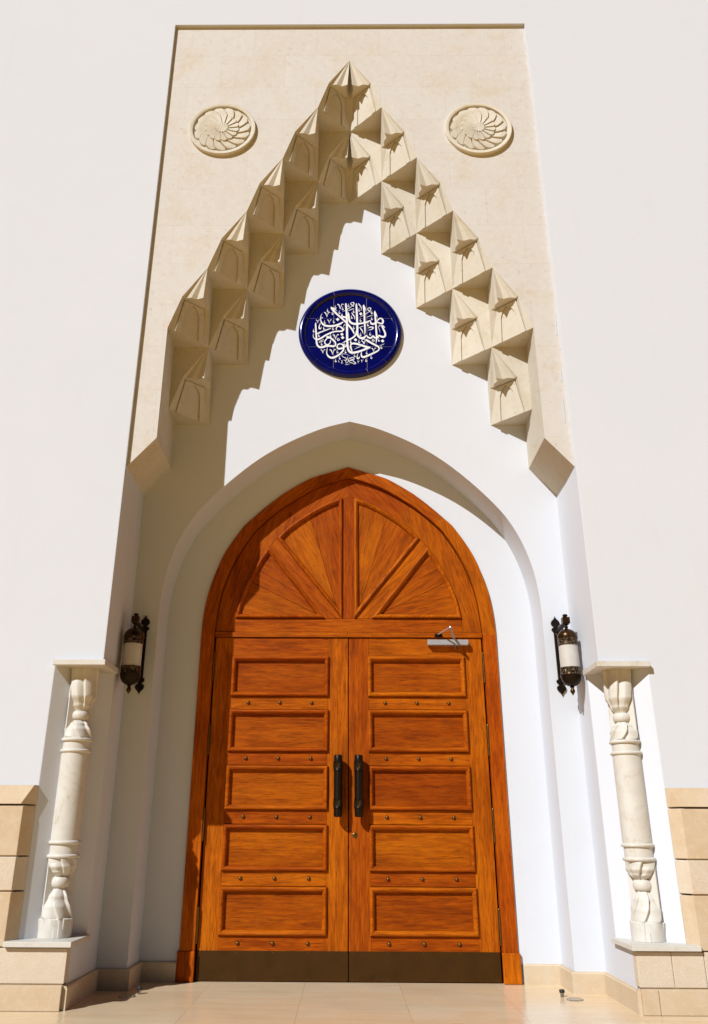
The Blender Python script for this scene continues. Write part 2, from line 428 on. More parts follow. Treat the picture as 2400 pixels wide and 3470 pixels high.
# skirting, butted at the corners
for s in (-1, 1):
    o = MB(); t = .027; c = .008
    path = [(A, -.05), (A, T), (CJ, T), (CJ, E), (1.296, E)] if s > 0 else [(A, -.05), (A, T), (CJ, T), (CJ, E), (1.304, E)]
    inn = [(A - t, -.05), (A - t, T - t), (CJ - t, T - t), (CJ - t, E - t), (path[4][0], E - t)]
    chm = [(A - t + c, -.05), (A - t + c, T - t + c), (CJ - t + c, T - t + c), (CJ - t + c, E - t + c), (path[4][0], E - t + c)]
    F = lambda L, z: [(s * x, y, z) for x, y in L]
    o.strip(F(inn, 0), F(inn, .124)); o.strip(F(inn, .124), F(chm, .134)); o.strip(F(chm, .134), F(path, .134))
    o.face([(s * A, -.05, 0), (s * (A - t), -.05, 0), (s * (A - t), -.05, .124), (s * (A - t + c), -.05, .134), (s * A, -.05, .134)])
    o.build('skirting', M['skirt'], wall)
# stone cladding courses on the outer wall
def course(s, z0, z1, py, mat, joints, xend, gap=.0025, depth=.0, slope=0):
    o = MB(); xs = [xend] + joints + [W]
    for i in range(len(xs) - 1):
        a, b = xs[i] + (gap / 2 if i else 0), xs[i + 1] - gap / 2
        y0 = -py; y1 = .0
        ya = 0.0
        if i == 0 and depth:      # splayed end that carries on the niche chamfer
            pts = [(a + py, y0), (b, y0), (b, YW - .0005), (a, YW - .0005)]
        else: pts = [(a, y0), (b, y0), (b, YW - .0005), (a, YW - .0005)]
        n0 = len(o.bm.verts)
        o.prism_xy([(s * x, y) for x, y in pts], z0, z1)
        o.bm.verts.ensure_lookup_table()
        if slope:
            for v in list(o.bm.verts)[n0:]:
                if v.co.z > (z0 + z1) / 2 and v.co.y < -.01:
                    v.co.y += slope
                    if i == 0 and abs(abs(v.co.x) - (a + py)) < 1e-4: v.co.x -= s * slope
    return o.build('stone_course', mat, wall, bevel=.004)
for s in (-1, 1):
    course(s, 1.208, 1.332, .072, M['honey'], [2.95, 3.75, 4.6, 5.6], XN, depth=1, slope=.058)
    course(s, .887, 1.198, .058, M['honey'], [3.05, 3.9, 4.7, 5.8], XN, depth=1)
    course(s, .678, .879, .058, M['rough'], [2.78, 3.5, 4.3, 5.1, 6.2], XN, depth=1)
    course(s, .384 if 0 else .353, .668, .058, M['honey'], [2.62 if s > 0 else 2.9, 3.6, 4.4, 5.5], XN, depth=1)
    course(s, .147, .345, .053, M['rough'], ([2.035, 2.24, 2.75] if s > 0 else [2.5, 3.1]) + [3.8, 4.9], A - .002)
    course(s, 0.001, .139, .078, M['honey'], ([1.92, 2.9] if s > 0 else [2.6]) + [3.7, 4.8], A + .001)
    o = MB(); o.box(s * (XN + .062), s * W, -.045, -.0005, .148, 1.19); o.box(s * (A + .01), s * W, -.045, -.0005, .01, .350)
    o.build('joint_backing', M['gap'] if 0 else M['honey'], wall)

# ------------------------------------------------------------------ stone surround with stepped niches
por = tag(empty('stone_surround', (0, P, 4)), 'tall cream limestone surround with stepped carved niches forming a pointed arch above the door', 'stone arch')
HZ, HQ = .485, .665                                    # shoulder of each niche: drop and spread
ol = [(-A, 3.778), (-XS[5], 4.038), (-XS[5], ZS[5])]
for k in range(4, -1, -1):
    ol += [(-(XS[k] + HQ * (XS[k + 1] - XS[k])), ZS[k] - HZ * (ZS[k] - ZS[k + 1])), (-XS[k], ZS[k])]
rt = [(-x, z) for x, z in ol[::-1]]
outline = ol + rt[1:] + [(A, ZB), (-A, ZB)]
o = MB(); o.face([(x, P, z) for x, z in outline]); o.build('ashlar_panel', M['ashlar'], por)
for s in (-1, 1):
    o = MB(); pts = [(s * A, 3.778), (s * XS[5], 4.038), (s * XS[5], 5.75), (s * A, 5.75)]
    a = [(x, P + .0004, z) for x, z in pts]; b = [(x, T, z) for x, z in pts]
    o.face([a[0], a[1], b[1], b[0]]); o.face([a[1], a[2], b[2], b[1]])
    o.build('pier_soffit_and_reveal', M['carved'], por)

def cell_mesh(front, back_wall=None):
    """unit niche: x,y in 0..1 outward / inward, z 0..-1; the void is on the side of the origin"""
    mb = MB(); zs = -.485; q = .665
    Apx = (0, 0, 0); B = (1, 0, -1); I = (0, 1, -1)
    half = [(q, 0), (.60, .085), (.42, .07), (.27, .14)]
    hood = half + [(.07, .07)] + [(y, x) for x, y in half[::-1]]
    hp = [(x, y, zs) for x, y in hood]
    c0, c1, e = .80, 1.0, .165
    W1, W2, W3, W4 = (c0 - e, e, zs), (e, c0 - e, zs), (e, c1 - e, -1), (c1 - e, e, -1)
    for i in range(len(hp) - 1): mb.face([Apx, hp[i], hp[i + 1]])
    mb.face(hp + [W2, W1])                                # underside of the hood
    mb.face([hp[0], W1, W4, B]); mb.face([W1, W2, W3, W4]); mb.face([W2, hp[-1], I, W3])   # splayed wall under the hood
    mb.face([B, W4, W3, I, (1, 1, -1)])                   # underside of the block
    mb.face([Apx, hp[-1], I, (0, 1, 0)])                  # cheek facing the centre of the arch
    if front: mb.face([Apx, hp[0], B, (1, 0, 0)])
    # raised pilaster-and-spandrel plate on the splayed wall
    S = lambda t: c0 + (c1 - c0) * t
    def w(ux, t, off=0.0): return (ux - .68 * off, S(t) - ux - .68 * off, zs + (-1 - zs) * t - .28 * off)
    ol_ = [(e, .005), (S(0) - e, .005), (1 - e, 1), (1 - .27, 1), (S(.30) - .27, .30), (S(.16) - .31, .16), (S(.04) / 2, .04), (.31, .16), (.27, .30), (.27, 1), (e, 1)]
    lo = [w(x, t) for x, t in ol_]; hi = [w(x, t, .038) for x, t in ol_]
    mb.face(hi)
    for i in range(len(lo)):
        j = (i + 1) % len(lo); mb.face([lo[i], lo[j], hi[j], hi[i]])
    bmesh.ops.remove_doubles(mb.bm, verts=mb.bm.verts, dist=1e-5)
    bmesh.ops.triangulate(mb.bm, faces=[f for f in mb.bm.faces if len(f.verts) > 4])
    return mb
cells = {}
for s in (1, -1):
    for fr in (False, True):
        mb = cell_mesh(not fr)
        if s < 0:
            for v in mb.bm.verts: v.co.x = -v.co.x
        cells[(s, fr)] = mb
def place_cell(s, k, layer):
    mb = cells[(s, layer == 0)]
    x0, x1 = XS[k], XS[k + 1]; y0, y1 = (P, MID) if layer == 0 else (MID, T)
    zt, zb_ = (ZS[k], ZS[k + 1]) if layer == 0 else (ZS[k + 1], ZS[k + 2])
    b2 = MB(); b2.bm = mb.bm.copy()
    for v in b2.bm.verts:
        u = v.co.copy()
        v.co = (s * x0 + u.x * (x1 - x0), y0 + u.y * (y1 - y0), zt + u.z * (zt - zb_))
    return b2.build('carved_niche', M['carved'], por)
for layer in (0, 1):
    for k in range(5):
        for s in (-1, 1): place_cell(s, k, layer)
for s, x, z0, z1 in ((1, 1.783, 5.02, 5.22), (1, 1.778, 4.56, 4.68), (1, 1.768, 4.17, 4.40)):
    o = MB(); o.prism_xz([(x, z0), (x + .016, z0 + .01), (x + .02, z1), (x + .003, z1 - .006)], P - .0015, P); o.build('plaster_smear', M['plaster'], por)

# ------------------------------------------------------------------ round carved rosettes
def rosette(cx, label):
    Y = P; t = tag(empty('rosette', (cx, Y, 7.378)), label, 'stone rosette', 'carved rosettes on the stone surround')
    NTH, NR = 256, 56; rin = .286
    o = MB(); prof = [(.325, 0), (.325, .031), (.321, .035), (.296, .035), (.288, .031), (.286, -.002)]
    rings = [[o.bm.verts.new((cx + r * math.cos(2 * math.pi * i / 96), Y - h, 7.378 + r * math.sin(2 * math.pi * i / 96))) for i in range(96)] for r, h in prof]
    for a, b in zip(rings, rings[1:]):
        for i in range(96): o.bm.faces.new((a[i], a[(i + 1) % 96], b[(i + 1) % 96], b[i]))
    o.sm = True; o.build('ring', M['rosette'], t)
    def hgt(r, th):
        fr = lambda v: v - math.floor(v)
        # outer whirling petals
        u = r / rin; base = .010
        a = 1 - fr(15 * (th - .85 * (u - .5)) / (2 * math.pi))
        tip = .955 - .075 * (2 * a - 1.05) ** 2
        h = base
        if u < tip: h = .024 + .013 * a - (.005 if a < .09 else 0) - .006 * max(0, (u - .8)) / .15
        a2 = 1 - fr(15 * (th - .30 * (u - .3)) / (2 * math.pi))
        tip2 = .585 - .065 * (2 * a2 - 1.0) ** 2
        if u < tip2: h = .036 + .010 * a2 - (.004 if a2 < .09 else 0) * min(1, u / .25)
        a3 = fr(14 * th / (2 * math.pi))
        if u < .215 - .02 * abs(2 * a3 - 1): h = .043 + .005 * (1 - abs(2 * a3 - 1)) * u / .2
        return h
    o = MB(); vs = []
    for j in range(NR + 1):
        r = rin * (j / NR) ** .9
        if j == 0: vs.append([o.bm.verts.new((cx, Y - .045, 7.378))] * NTH); continue
        vs.append([o.bm.verts.new((cx + r * math.cos(2 * math.pi * i / NTH), Y - hgt(r, 2 * math.pi * i / NTH), 7.378 + r * math.sin(2 * math.pi * i / NTH))) for i in range(NTH)])
    for j in range(NR):
        for i in range(NTH):
            k = (i + 1) % NTH
            if j == 0: o.bm.faces.new((vs[0][0], vs[1][i], vs[1][k]))
            else: o.bm.faces.new((vs[j][i], vs[j + 1][i], vs[j + 1][k], vs[j][k]))
    o.build('whirling_flower', M['rosette'], t, smooth=False)
rosette(-1.245, 'round carved stone rosette on the left side of the pointed stone arch')
rosette(1.252, 'round carved stone rosette on the right side of the pointed stone arch')

# ------------------------------------------------------------------ blue calligraphy roundel
CX, CZ = .005, 5.455
pq = tag(empty('calligraphy_roundel', (CX, T, CZ)), 'round cobalt blue glazed tile sign with white Arabic calligraphy above the door', 'sign')
def ringobj(name, prof, mat, seg=128, a0=0, a1=360, parent=None):
    o = MB(); n = max(4, int(seg * (a1 - a0) / 360)); full = (a1 - a0) >= 360
    rr = [[o.bm.verts.new((CX + r * math.cos(R(a0 + (a1 - a0) * i / n)), T - h, CZ + r * math.sin(R(a0 + (a1 - a0) * i / n)))) for i in range(n + (0 if full else 1))] for r, h in prof]
    for a, b in zip(rr, rr[1:]):
        for i in range(n): o.bm.faces.new((a[i], a[(i + 1) % len(a)], b[(i + 1) % len(b)], b[i]))
    o.sm = True
    return o.build(name, mat, parent)
rim = [(.492, 0), (.494, .022), (.488, .034), (.474, .043), (.458, .045), (.442, .041), (.432, .032), (.427, .0265)]
ja = [90 * k + a for k in range(4) for a in (20.2, 45, 69.8)]
for i in range(12):
    ringobj('rim_tile', rim, M['glaze'], 160, ja[i] + .22, (ja[i + 1] if i < 11 else 380.2) - .22, pq)
ringobj('rim_grout', [(.490, 0), (.490, .024), (.470, .038), (.442, .036), (.4275, .024)], M['grout'], 160, 0, 360, pq)
g = .159; r0 = .426; gp = .0016
def clip_cell(xa, xb, za, zb_):
    pts = []
    N = 200
    for i in range(N):      # walk the circle and clamp it to the square of this tile
        a = 2 * math.pi * i / N; pts.append((r0 * math.cos(a), r0 * math.sin(a)))
    def clip(poly, ax, v, keep_less):
        out = []
        for i in range(len(poly)):
            p, q_ = poly[i - 1], poly[i]
            pi, qi = (p[ax] <= v) == keep_less, (q_[ax] <= v) == keep_less
            if pi != qi:
                t = (v - p[ax]) / (q_[ax] - p[ax]); out.append((p[0] + (q_[0] - p[0]) * t, p[1] + (q_[1] - p[1]) * t))
            if qi: out.append(q_)
        return out
    pts = clip(pts, 0, xb, True); pts = clip(pts, 0, xa, False); pts = clip(pts, 1, zb_, True); pts = clip(pts, 1, za, False)
    return pts
bd = [(-.5, -g - gp), (-g + gp, g - gp), (g + gp, .5)]
for xa, xb in bd:
    for za, zb_ in bd:
        o = MB(); o.prism_xz([(CX + x, CZ + z) for x, z in clip_cell(xa, xb, za, zb_)], T - .020, T - .002)
        o.build('field_tile', M['glaze'], pq)
o = MB(); o.prism_xz([(CX + .427 * math.cos(2 * math.pi * i / 96), CZ + .427 * math.sin(2 * math.pi * i / 96)) for i in range(96)], T - .0185, T - .001); o.build('field_grout', M['grout'], pq)
CAL=[[-409,3333,7,-422,3188,74,-354,2324,94,-313,1056,101,-299,-197,101,-273,-1127,97,-220,-1742,94,-102,-2079,107,108,-2247,121,370,-2247,114,851,-2125,101,1317,-1926,101,1634,-1773,107,1937,-1697,60],[610,3316,7,601,3091,74,638,2323,94,661,1370,94,684,427,97,681,-126,101,746,-384,101,904,-571,114,1115,-648,114,1327,-586,101,1528,-323,34],[1323,3171,7,1286,2962,67,1362,2322,81,1382,1370,81,1403,740,74,1412,114,60,1369,-323,11],[1341,3106,13,1420,2801,54,1543,2411,8],[2391,2465,7,2366,2226,67,2426,1685,81,2458,1053,81,2488,269,81,2520,-354,81,2529,-665,81,2485,-974,47,2442,-1282,8],[2409,2401,13,2498,2034,54,2632,1679,8],[-1874,2869,20,-1766,2724,107,-1494,2325,101,-1090,1879,87,-741,1530,87,-420,1150,87,-153,804,87,112,427,81,297,83,74,390,-198,40],[598,177,67,562,-167,74,375,-477,81,111,-694,81,-199,-849,81,-444,-1003,54,-774,-1200,8],[-1875,2901,13,-1604,2724,67,-1259,2436,11],[-660,1198,40,-953,977,94,-1352,789,101,-1751,711,107,-2150,711,107,-2497,821,101,-2740,1089,67,-2838,1436,40,-2842,1753,30,-2778,2007,19,-2687,2182,5],[-2842,1721,20,-2747,1610,40,-2620,1728,8],[-769,2117,11,-809,1942,54,-688,1751,94,-367,1719,94],[-193,2308,13,-153,2005,87,-113,1561,81,-20,1213,101,220,1008,114,513,945,107,913,992,94,1313,1070,87,1660,1180,87,1929,1369,27],[1942,1369,20,1954,1180,54,2031,991,94,2217,943,101,2432,1053,87,2540,1179,67],[2540,1211,40,2731,1479,67,2946,1590,60,3117,1432,81,3153,1179,87,3043,974,81,2831,1037,74,2566,1148,60],[3095,848,11,3039,707,60,3167,394,81,3294,50,83,3355,-230,81,3285,-448,94,3099,-525,101,2863,-417,87,2732,-292,40],[2732,-292,34,2663,-510,81,2543,-618,87,2358,-602,81,2214,-447,67,2176,-323,20],[2176,-339,20,2041,-587,81,1855,-633,87,1658,-509,74,1554,-292,27],[3094,833,11,3211,644,60,3333,503,11],[360,3413,40,117,3365,30,63,3204,32,224,3075,46,372,2915,13],[306,3429,32,373,3284,46,305,3059,24,197,2995,19,-287,2595,34,-743,2350,5],[406,2722,11,116,2604,35,-220,2445,8],[1917,2817,38,1728,2737,30,1694,2593,32,1859,2433,46,1970,2251,11],[1863,2817,32,1996,2721,46,1913,2449,24,1805,2322,19,1427,2029,27,876,1693,5],[2216,1971,11,1934,1860,27,1617,1711,19],[1297,730,11,1070,630,30,825,495,16],[777,3284,34,924,3091,47,1070,2802,34,1076,2434,5],[142,2228,40,302,1973,54,435,1687,34,408,1418,5],[963,473,47,1121,239,54,1212,-11,27,1237,-198,5],[1686,451,11,1921,582,54,2213,545,54,2078,347,47,1673,213,5],[-1309,240,34,-1337,459,47,-1191,663,54,-978,647,60,-792,490,81,-671,302,81,-817,131,81,-1215,115,74,-1613,53,74,-2009,-134,81,-2378,-351,81,-2746,-631,87,-2982,-754,94,-3166,-816,81,-3379,-723,47,-3515,-506,30,-3532,-288,20,-3463,-102,5],[-1815,491,8,-2014,382,47,-2543,147,60,-3018,-71,67,-3202,-195,40],[-3296,1121,8,-3319,869,64,-3273,117,74,-3222,-661,78,-3187,-1187,81,-3078,-1495,87,-2865,-1664,101,-2602,-1649,107,-2313,-1541,101,-1997,-1511,94,-1602,-1557,101,-1405,-1434,67,-1407,-1188,67,-1527,-972,81,-1740,-755,94,-2006,-538,81,-2245,-420,20],[-2232,-445,27,-2177,-631,81,-1886,-585,11],[-2216,-693,54,-2385,-940,54,-2422,-1187,54,-2262,-1372,60,-2052,-1342,54,-1895,-1126,40,-1884,-910,54],[-945,-1296,74,-1129,-1342,60,-1246,-1557,60,-1180,-1787,81,-943,-1818,94,-654,-1711,81,-641,-1496,81,-786,-1327,67,-971,-1296,67],[-614,-1742,67,-679,-2017,74,-889,-2322,81,-1202,-2596,94,-1593,-2809,107,-1908,-2778,94,-2146,-2535,67,-2221,-2291,43,-2211,-2047,35,-2141,-1587,7],[-680,-1711,60,-417,-1558,67,-299,-1281,54],[1550,-751,13,1589,-912,81,1955,-1159,94,2348,-1405,94,2661,-1620,81,2736,-1835,60,2655,-2019,67,2337,-2232,81,1942,-2445,87,1574,-2628,101,1285,-2749,107,1102,-2688,81,1038,-2415,51,1085,-2094,8],[1563,-788,27,1899,-967,7],[-9,-1711,40,30,-1496,60,136,-1296,81,373,-1250,101,689,-1312,101,1110,-1466,101,1556,-1635,107,1924,-1681,54],[30,-1558,60,109,-1895,67,187,-2231,27,165,-2506,4],[978,-1574,27,688,-1712,30,358,-1895,4],[1378,-778,35,1167,-803,30,1100,-942,32,1244,-1097,46,1400,-1359,8],[1299,-772,30,1444,-850,40,1376,-1097,27,1163,-1380,11],[777,-2262,8,657,-2597,34,669,-2870,67,787,-2901,67,906,-2658,5],[-2847,1089,20,-2975,680,47,-2958,429,74,-2839,429,54,-2743,623,7],[-2506,-801,16,-2742,-909,30,-2984,-1039,16],[-2517,-940,16,-2741,-1048,30,-2990,-1169,16],[2770,-1498,13,3006,-1406,21,3245,-1283,13],[2748,833,27,2907,739,27,2679,613,20,2794,331,19,2854,-90,5],[-580,898,27,-494,820,24,-646,726,16,-579,490,13,-552,215,4],[-23,-2612,4,-547,-2390,19,-770,-2475,21,-717,-2688,27,-364,-2915,35,-416,-3112,34,-612,-3076,19],[-254,-2688,13,-194,-3052,34,-102,-3158,34,264,-3037,38,-76,-2916,30,212,-2779,35,368,-2961,35,250,-3143,30,498,-3384,38,419,-3505,32,211,-3414,24,28,-3294,13],[224,-3414,20,-50,-3324,21,-154,-3203,19,-337,-3414,24,-429,-3263,20,-390,-3112,11],[-519,-3550,5,-311,-3571,19,-37,-3481,7],[-1121,-3112,21,-1068,-3233,19,-1062,-3360,5],[-716,-3106,13,-834,-3148,19,-742,-3248,19,-846,-3399,24,-663,-3438,8],[681,-3149,16,772,-3218,19,877,-3158,11],[702,-3158,21,746,-3324,19,753,-3436,5],[1021,-3052,16,1125,-3119,19,1230,-3046,11],[1042,-3067,21,1085,-3234,19,1098,-3345,5],[-1397,3109,5,-1466,2900,24,-1448,2740,43,-1395,2724,38,-1320,2852,5],[-696,2948,5,-766,2739,24,-749,2579,43,-695,2563,38,-620,2691,5],[-1004,2500,5,-1073,2292,24,-1056,2133,43,-1003,2117,38,-928,2244,5],[-2147,2725,5,-2215,2517,24,-2198,2357,43,-2144,2341,38,-2070,2469,5],[-1675,2405,5,-1743,2197,24,-1726,2038,43,-1672,2022,38,-1598,2149,5],[-131,3301,5,-201,3092,24,-185,2931,43,-131,2915,38,-56,3043,5],[2123,2497,5,2051,2290,24,2065,2130,43,2119,2114,38,2195,2242,5],[903,2786,5,833,2578,24,848,2418,43,901,2402,38,977,2530,5],[379,2626,5,309,2419,24,324,2259,43,378,2243,38,453,2371,5],[176,1957,5,106,1751,24,122,1592,43,176,1576,38,251,1703,5],[1031,1607,5,960,1402,24,975,1244,43,1029,1228,38,1104,1354,5],[2115,1797,5,2043,1591,24,2058,1432,43,2111,1417,38,2187,1543,5],[1742,1101,5,1671,897,24,1686,740,43,1739,724,38,1814,849,5],[374,756,5,304,552,24,320,396,43,373,380,38,447,505,5],[-2429,1389,5,-2496,1183,24,-2478,1026,43,-2425,1010,38,-2351,1136,5],[-1548,1451,5,-1616,1246,24,-1599,1088,43,-1545,1072,38,-1471,1198,5],[-2488,695,5,-2555,492,24,-2537,335,43,-2484,319,38,-2411,444,5],[-1622,663,5,-1690,460,24,-1673,303,43,-1620,287,38,-1546,413,5],[-3469,414,5,-3535,211,24,-3516,54,43,-3463,39,38,-3390,164,5],[-2956,-108,5,-3023,-311,24,-3005,-466,43,-2951,-482,38,-2879,-357,5],[-1843,-109,5,-1910,-311,24,-1893,-467,43,-1840,-482,38,-1766,-358,5],[-2680,-1070,5,-2746,-1270,24,-2728,-1424,43,-2675,-1440,38,-2603,-1317,5],[-515,-1071,5,-584,-1271,24,-567,-1425,43,-515,-1441,38,-441,-1318,5],[79,-793,5,10,-994,24,25,-1148,43,78,-1164,38,152,-1041,5],[-1184,-1931,5,-1251,-2130,24,-1235,-2283,43,-1182,-2298,38,-1109,-2176,5],[-409,-1932,5,-477,-2130,24,-461,-2283,43,-409,-2298,38,-335,-2176,5],[-958,-2603,5,-1026,-2800,24,-1009,-2952,43,-957,-2967,38,-884,-2846,5],[-1336,-2906,5,-1403,-3103,24,-1387,-3254,43,-1334,-3269,38,-1262,-3148,5],[879,-794,5,809,-995,24,824,-1149,43,877,-1164,38,952,-1041,5],[2770,-640,5,2698,-841,24,2712,-996,43,2764,-1011,38,2840,-888,5],[2982,-1442,5,2910,-1642,24,2924,-1795,43,2976,-1811,38,3051,-1688,5],[451,-2360,5,383,-2557,24,398,-2709,43,450,-2725,38,524,-2603,5],[2022,-2543,5,1952,-2740,24,1966,-2892,43,2018,-2907,38,2093,-2786,5],[1594,-2055,5,1524,-2253,24,1539,-2406,43,1591,-2421,38,1666,-2299,5],[1535,-2877,5,1465,-3073,24,1480,-3225,43,1532,-3240,38,1606,-3119,5],[87,-855,5,18,-1056,24,33,-1210,43,86,-1226,38,160,-1102,5],[1016,-17,5,946,-220,24,961,-375,43,1014,-391,38,1088,-266,5],[1944,45,5,1873,-158,24,1888,-314,43,1940,-329,38,2016,-205,5],[-1236,3176,55,-1122,3138,48,-1024,2926,40,-959,2618,10],[-959,2618,10,-879,2964,23,-767,3215,35,-654,3137,29],[-2507,2240,52,-2399,2204,46,-2304,2002,39,-2240,1710,9],[-2240,1710,9,-2166,2039,22,-2060,2277,34,-1951,2203,28],[-2202,1394,39,-2123,1367,34,-2053,1219,29,-2006,1005,7],[-2006,1005,7,-1951,1246,16,-1873,1421,25,-1793,1367,21],[-3288,1377,34,-3218,1354,30,-3156,1223,25,-3113,1034,6],[-3113,1034,6,-3066,1247,14,-2998,1401,22,-2927,1353,18],[-1656,-293,55,-1544,-330,48,-1447,-535,40,-1382,-833,10],[-1382,-833,10,-1305,-498,23,-1195,-256,35,-1083,-330,29],[-2786,-1963,41,-2703,-1990,36,-2630,-2142,30,-2580,-2361,7],[-2580,-2361,7,-2524,-2114,17,-2443,-1935,27,-2360,-1991,22],[-1944,-1950,57,-1829,-1988,50,-1729,-2199,42,-1661,-2503,10],[-1661,-2503,10,-1581,-2160,23,-1468,-1912,37,-1353,-1989,30],[2018,-1796,41,2101,-1824,36,2170,-1976,30,2215,-2196,7],[2215,-2196,7,2277,-1948,17,2362,-1769,27,2444,-1824,22],[-1159,-653,16,-1224,-839,35,-1131,-947,32,-1031,-839,35,-1145,-669,19],[2166,-748,16,2098,-933,35,2189,-1042,32,2290,-934,35,2179,-763,19]]
DIA=[[-1382,1457,-1207,1246,-1035,1425,-1196,1627],[860,2090,1024,1887,1191,2058,1040,2252],[335,-840,501,-1040,667,-871,515,-680],[2910,-974,3070,-1171,3236,-1005,3089,-817],[-954,-234,-789,-433,-625,-265,-777,-76],[-894,-601,-722,-807,-550,-632,-710,-435]]

o = MB()
for si, st in enumerate(CAL):
    p = [(st[i] * 1e-4, st[i + 1] * 1e-4, max(4, st[i + 2]) * 1e-4) for i in range(0, len(st), 3)]
    sm_ = []
    for i in range(len(p) - 1):
        a = p[max(i - 1, 0)]; b = p[i]; c = p[i + 1]; d = p[min(i + 2, len(p) - 1)]
        for k in range(4):
            t = k / 4
            sm_.append([.5 * (2 * b[m] + (c[m] - a[m]) * t + (2 * a[m] - 5 * b[m] + 4 * c[m] - d[m]) * t * t + (3 * b[m] - a[m] - 3 * c[m] + d[m]) * t ** 3) for m in (0, 1, 2)])
    sm_.append(list(p[-1])); L, Rr = [], []
    y = T - .0204 - .00003 * si
    for i, (x, z, w_) in enumerate(sm_):
        x0_, z0_, _ = sm_[max(i - 1, 0)]; x1_, z1_, _ = sm_[min(i + 1, len(sm_) - 1)]
        dx, dz = x1_ - x0_, z1_ - z0_; l_ = math.hypot(dx, dz) or 1; nx, nz = -dz / l_, dx / l_
        w_ = max(w_, .0004)
        L.append((CX + x + nx * w_, y, CZ + z + nz * w_)); Rr.append((CX + x - nx * w_, y, CZ + z - nz * w_))
    o.strip(L, Rr)
for i, d in enumerate(DIA): o.face([(CX + d[k] * 1e-4, T - .0245 - .00003 * i, CZ + d[k + 1] * 1e-4) for k in (0, 2, 4, 6)])
o.build('calligraphy', M['letter'], pq)

# ------------------------------------------------------------------ columns in the chamfered corners
def column(s, label):
    cx, cy_ = s * 1.983, .172
    t = tag(empty('engaged_column', (cx, cy_, .384)), label, 'column', 'carved stone columns beside the door niche')
    o = MB(); o.prism_xy(mir([(2.222, -.085), (1.785, -.085), (1.785, .362), (1.83, .362), (2.222, -.03)], s), .352, .384); o.build('base_slab', M['skirt'] if 0 else M['marble'], t, bevel=.003)
    o = MB(); o.prism_xy(mir([(2.172, -.022), (1.788, -.022), (1.788, .37), (1.83, .37), (2.172, .02)], s), 2.158, 2.199); o.build('top_slab', M['marble'], t, bevel=.003)
    def fr(v):                       # petal overlap: a slow rise and a quick fall
        v = v - math.floor(v); return v / .86 if v < .86 else (1 - v) / .14
    def leaf(r, z, th):
        th = th * s
        if .50 < z < .69 or 1.66 < z < 1.79:      # leaves hanging down from the knot
            z0, z1 = (.50, .69) if z < 1 else (1.66, 1.79)
            u = (z1 - z) / (z1 - z0); a = fr(6 * th / (2 * math.pi) + .55 * u * u + .30); return r + .022 * (a - .5) * min(1, u * 2.5 + .15)
        if .75 < z < .866 or 1.845 < z < 2.16:     # leaves opening up from the knot
            z0, z1 = (.75, .866) if z < 1 else (1.845, 2.16)
            u = (z - z0) / (z1 - z0); a = fr(6 * th / (2 * math.pi) - .50 * u + .05)
            bump_ = math.sin(math.pi * min(1, u * 1.3)) * .010
            return r + .022 * (a - .5) * min(1, u * 2.4 + .15) + bump_ * (1 - abs(2 * a - 1))
        if .384 < z <= .50: 
            a = fr(2 * th / (2 * math.pi) + 1.6 * (z - .384)); return r + .007 * (a < .5)
        return r
    # lower carved block
    def prof(a, n=20, pw=1):
        out = []
        for (z0, r0_), (z1, r1_) in zip(a, a[1:]):
            for i in range(n):
                t_ = i / n; t_ = t_ * t_ * (3 - 2 * t_) if pw else t_; out.append((r0_ + (r1_ - r0_) * t_, z0 + (z1 - z0) * i / n))
        out.append((a[-1][1], a[-1][0])); return out
    def lat(name, pr, fn=None, seg=192):
        o = MB(); o.lathe([(r, z) for r, z in pr], cx, cy_, 0, seg, fn); return o.build(name, M['marble'], t)
    lat('base_block', [(.107, .3845), (.107, .44), (.107, .495), (.103, .503)], leaf)
    lat('lower_leaves', prof([(.503, .100), (.565, .095), (.625, .074), (.690, .042)]), leaf)
    lat('lower_knot', [(.035, .682)] + [(.046 + .020 * math.cos(R(a)), .718 + .034 * math.sin(R(a))) for a in range(-80, 81, 16)] + [(.035, .754)])
    lat('lower_flower', prof([(.750, .045), (.785, .074), (.82, .093), (.866, .096)]), leaf)
    def ringp(z): return [(.09, z - .014)] + [(.098 + .014 * math.cos(R(a)), z + .0135 * math.sin(R(a))) for a in range(-90, 91, 18)] + [(.09, z + .014)]
    for z in (.879, .966, 1.570, 1.647): lat('ring_moulding', ringp(z), None, 64)
    lat('lower_neck', [(.096, .89), (.096, .955)], None, 64); lat('upper_neck', [(.096, 1.58), (.096, 1.636)], None, 64)
    lat('shaft', [(.1, .978), (.1, 1.1), (.1, 1.3), (.1, 1.559)], None, 64)
    lat('upper_leaves', prof([(1.66, .098), (1.715, .094), (1.755, .074), (1.790, .045)]), leaf)
    lat('upper_knot', [(.035, 1.786)] + [(.046 + .020 * math.cos(R(a)), 1.819 + .031 * math.sin(R(a))) for a in range(-80, 81, 16)] + [(.035, 1.852)])
    lat('upper_flower', prof([(1.848, .045), (1.895, .070), (1.96, .095), (2.05, .099), (2.158, .104)]), leaf)
    for z0, z1 in ((.503, .866), (1.66, 2.157)):
        h = .1 / math.sqrt(2); n_ = .014 / math.sqrt(2)
        mx, my = 1.9905, .1755
        q = [(mx + h, my - h), (mx - h, my + h), (mx - h - n_, my + h - n_), (mx + h - n_, my - h - n_)]
        o = MB(); o.prism_xy(mir(q, s), z0, z1); o.build('backing_strip', M['marble'], t)
column(-1, 'carved cream marble column beside the shaded left jamb, standing on its own small ledge')
column(1, 'carved cream marble column beside the sunlit right jamb, standing on its own small ledge')

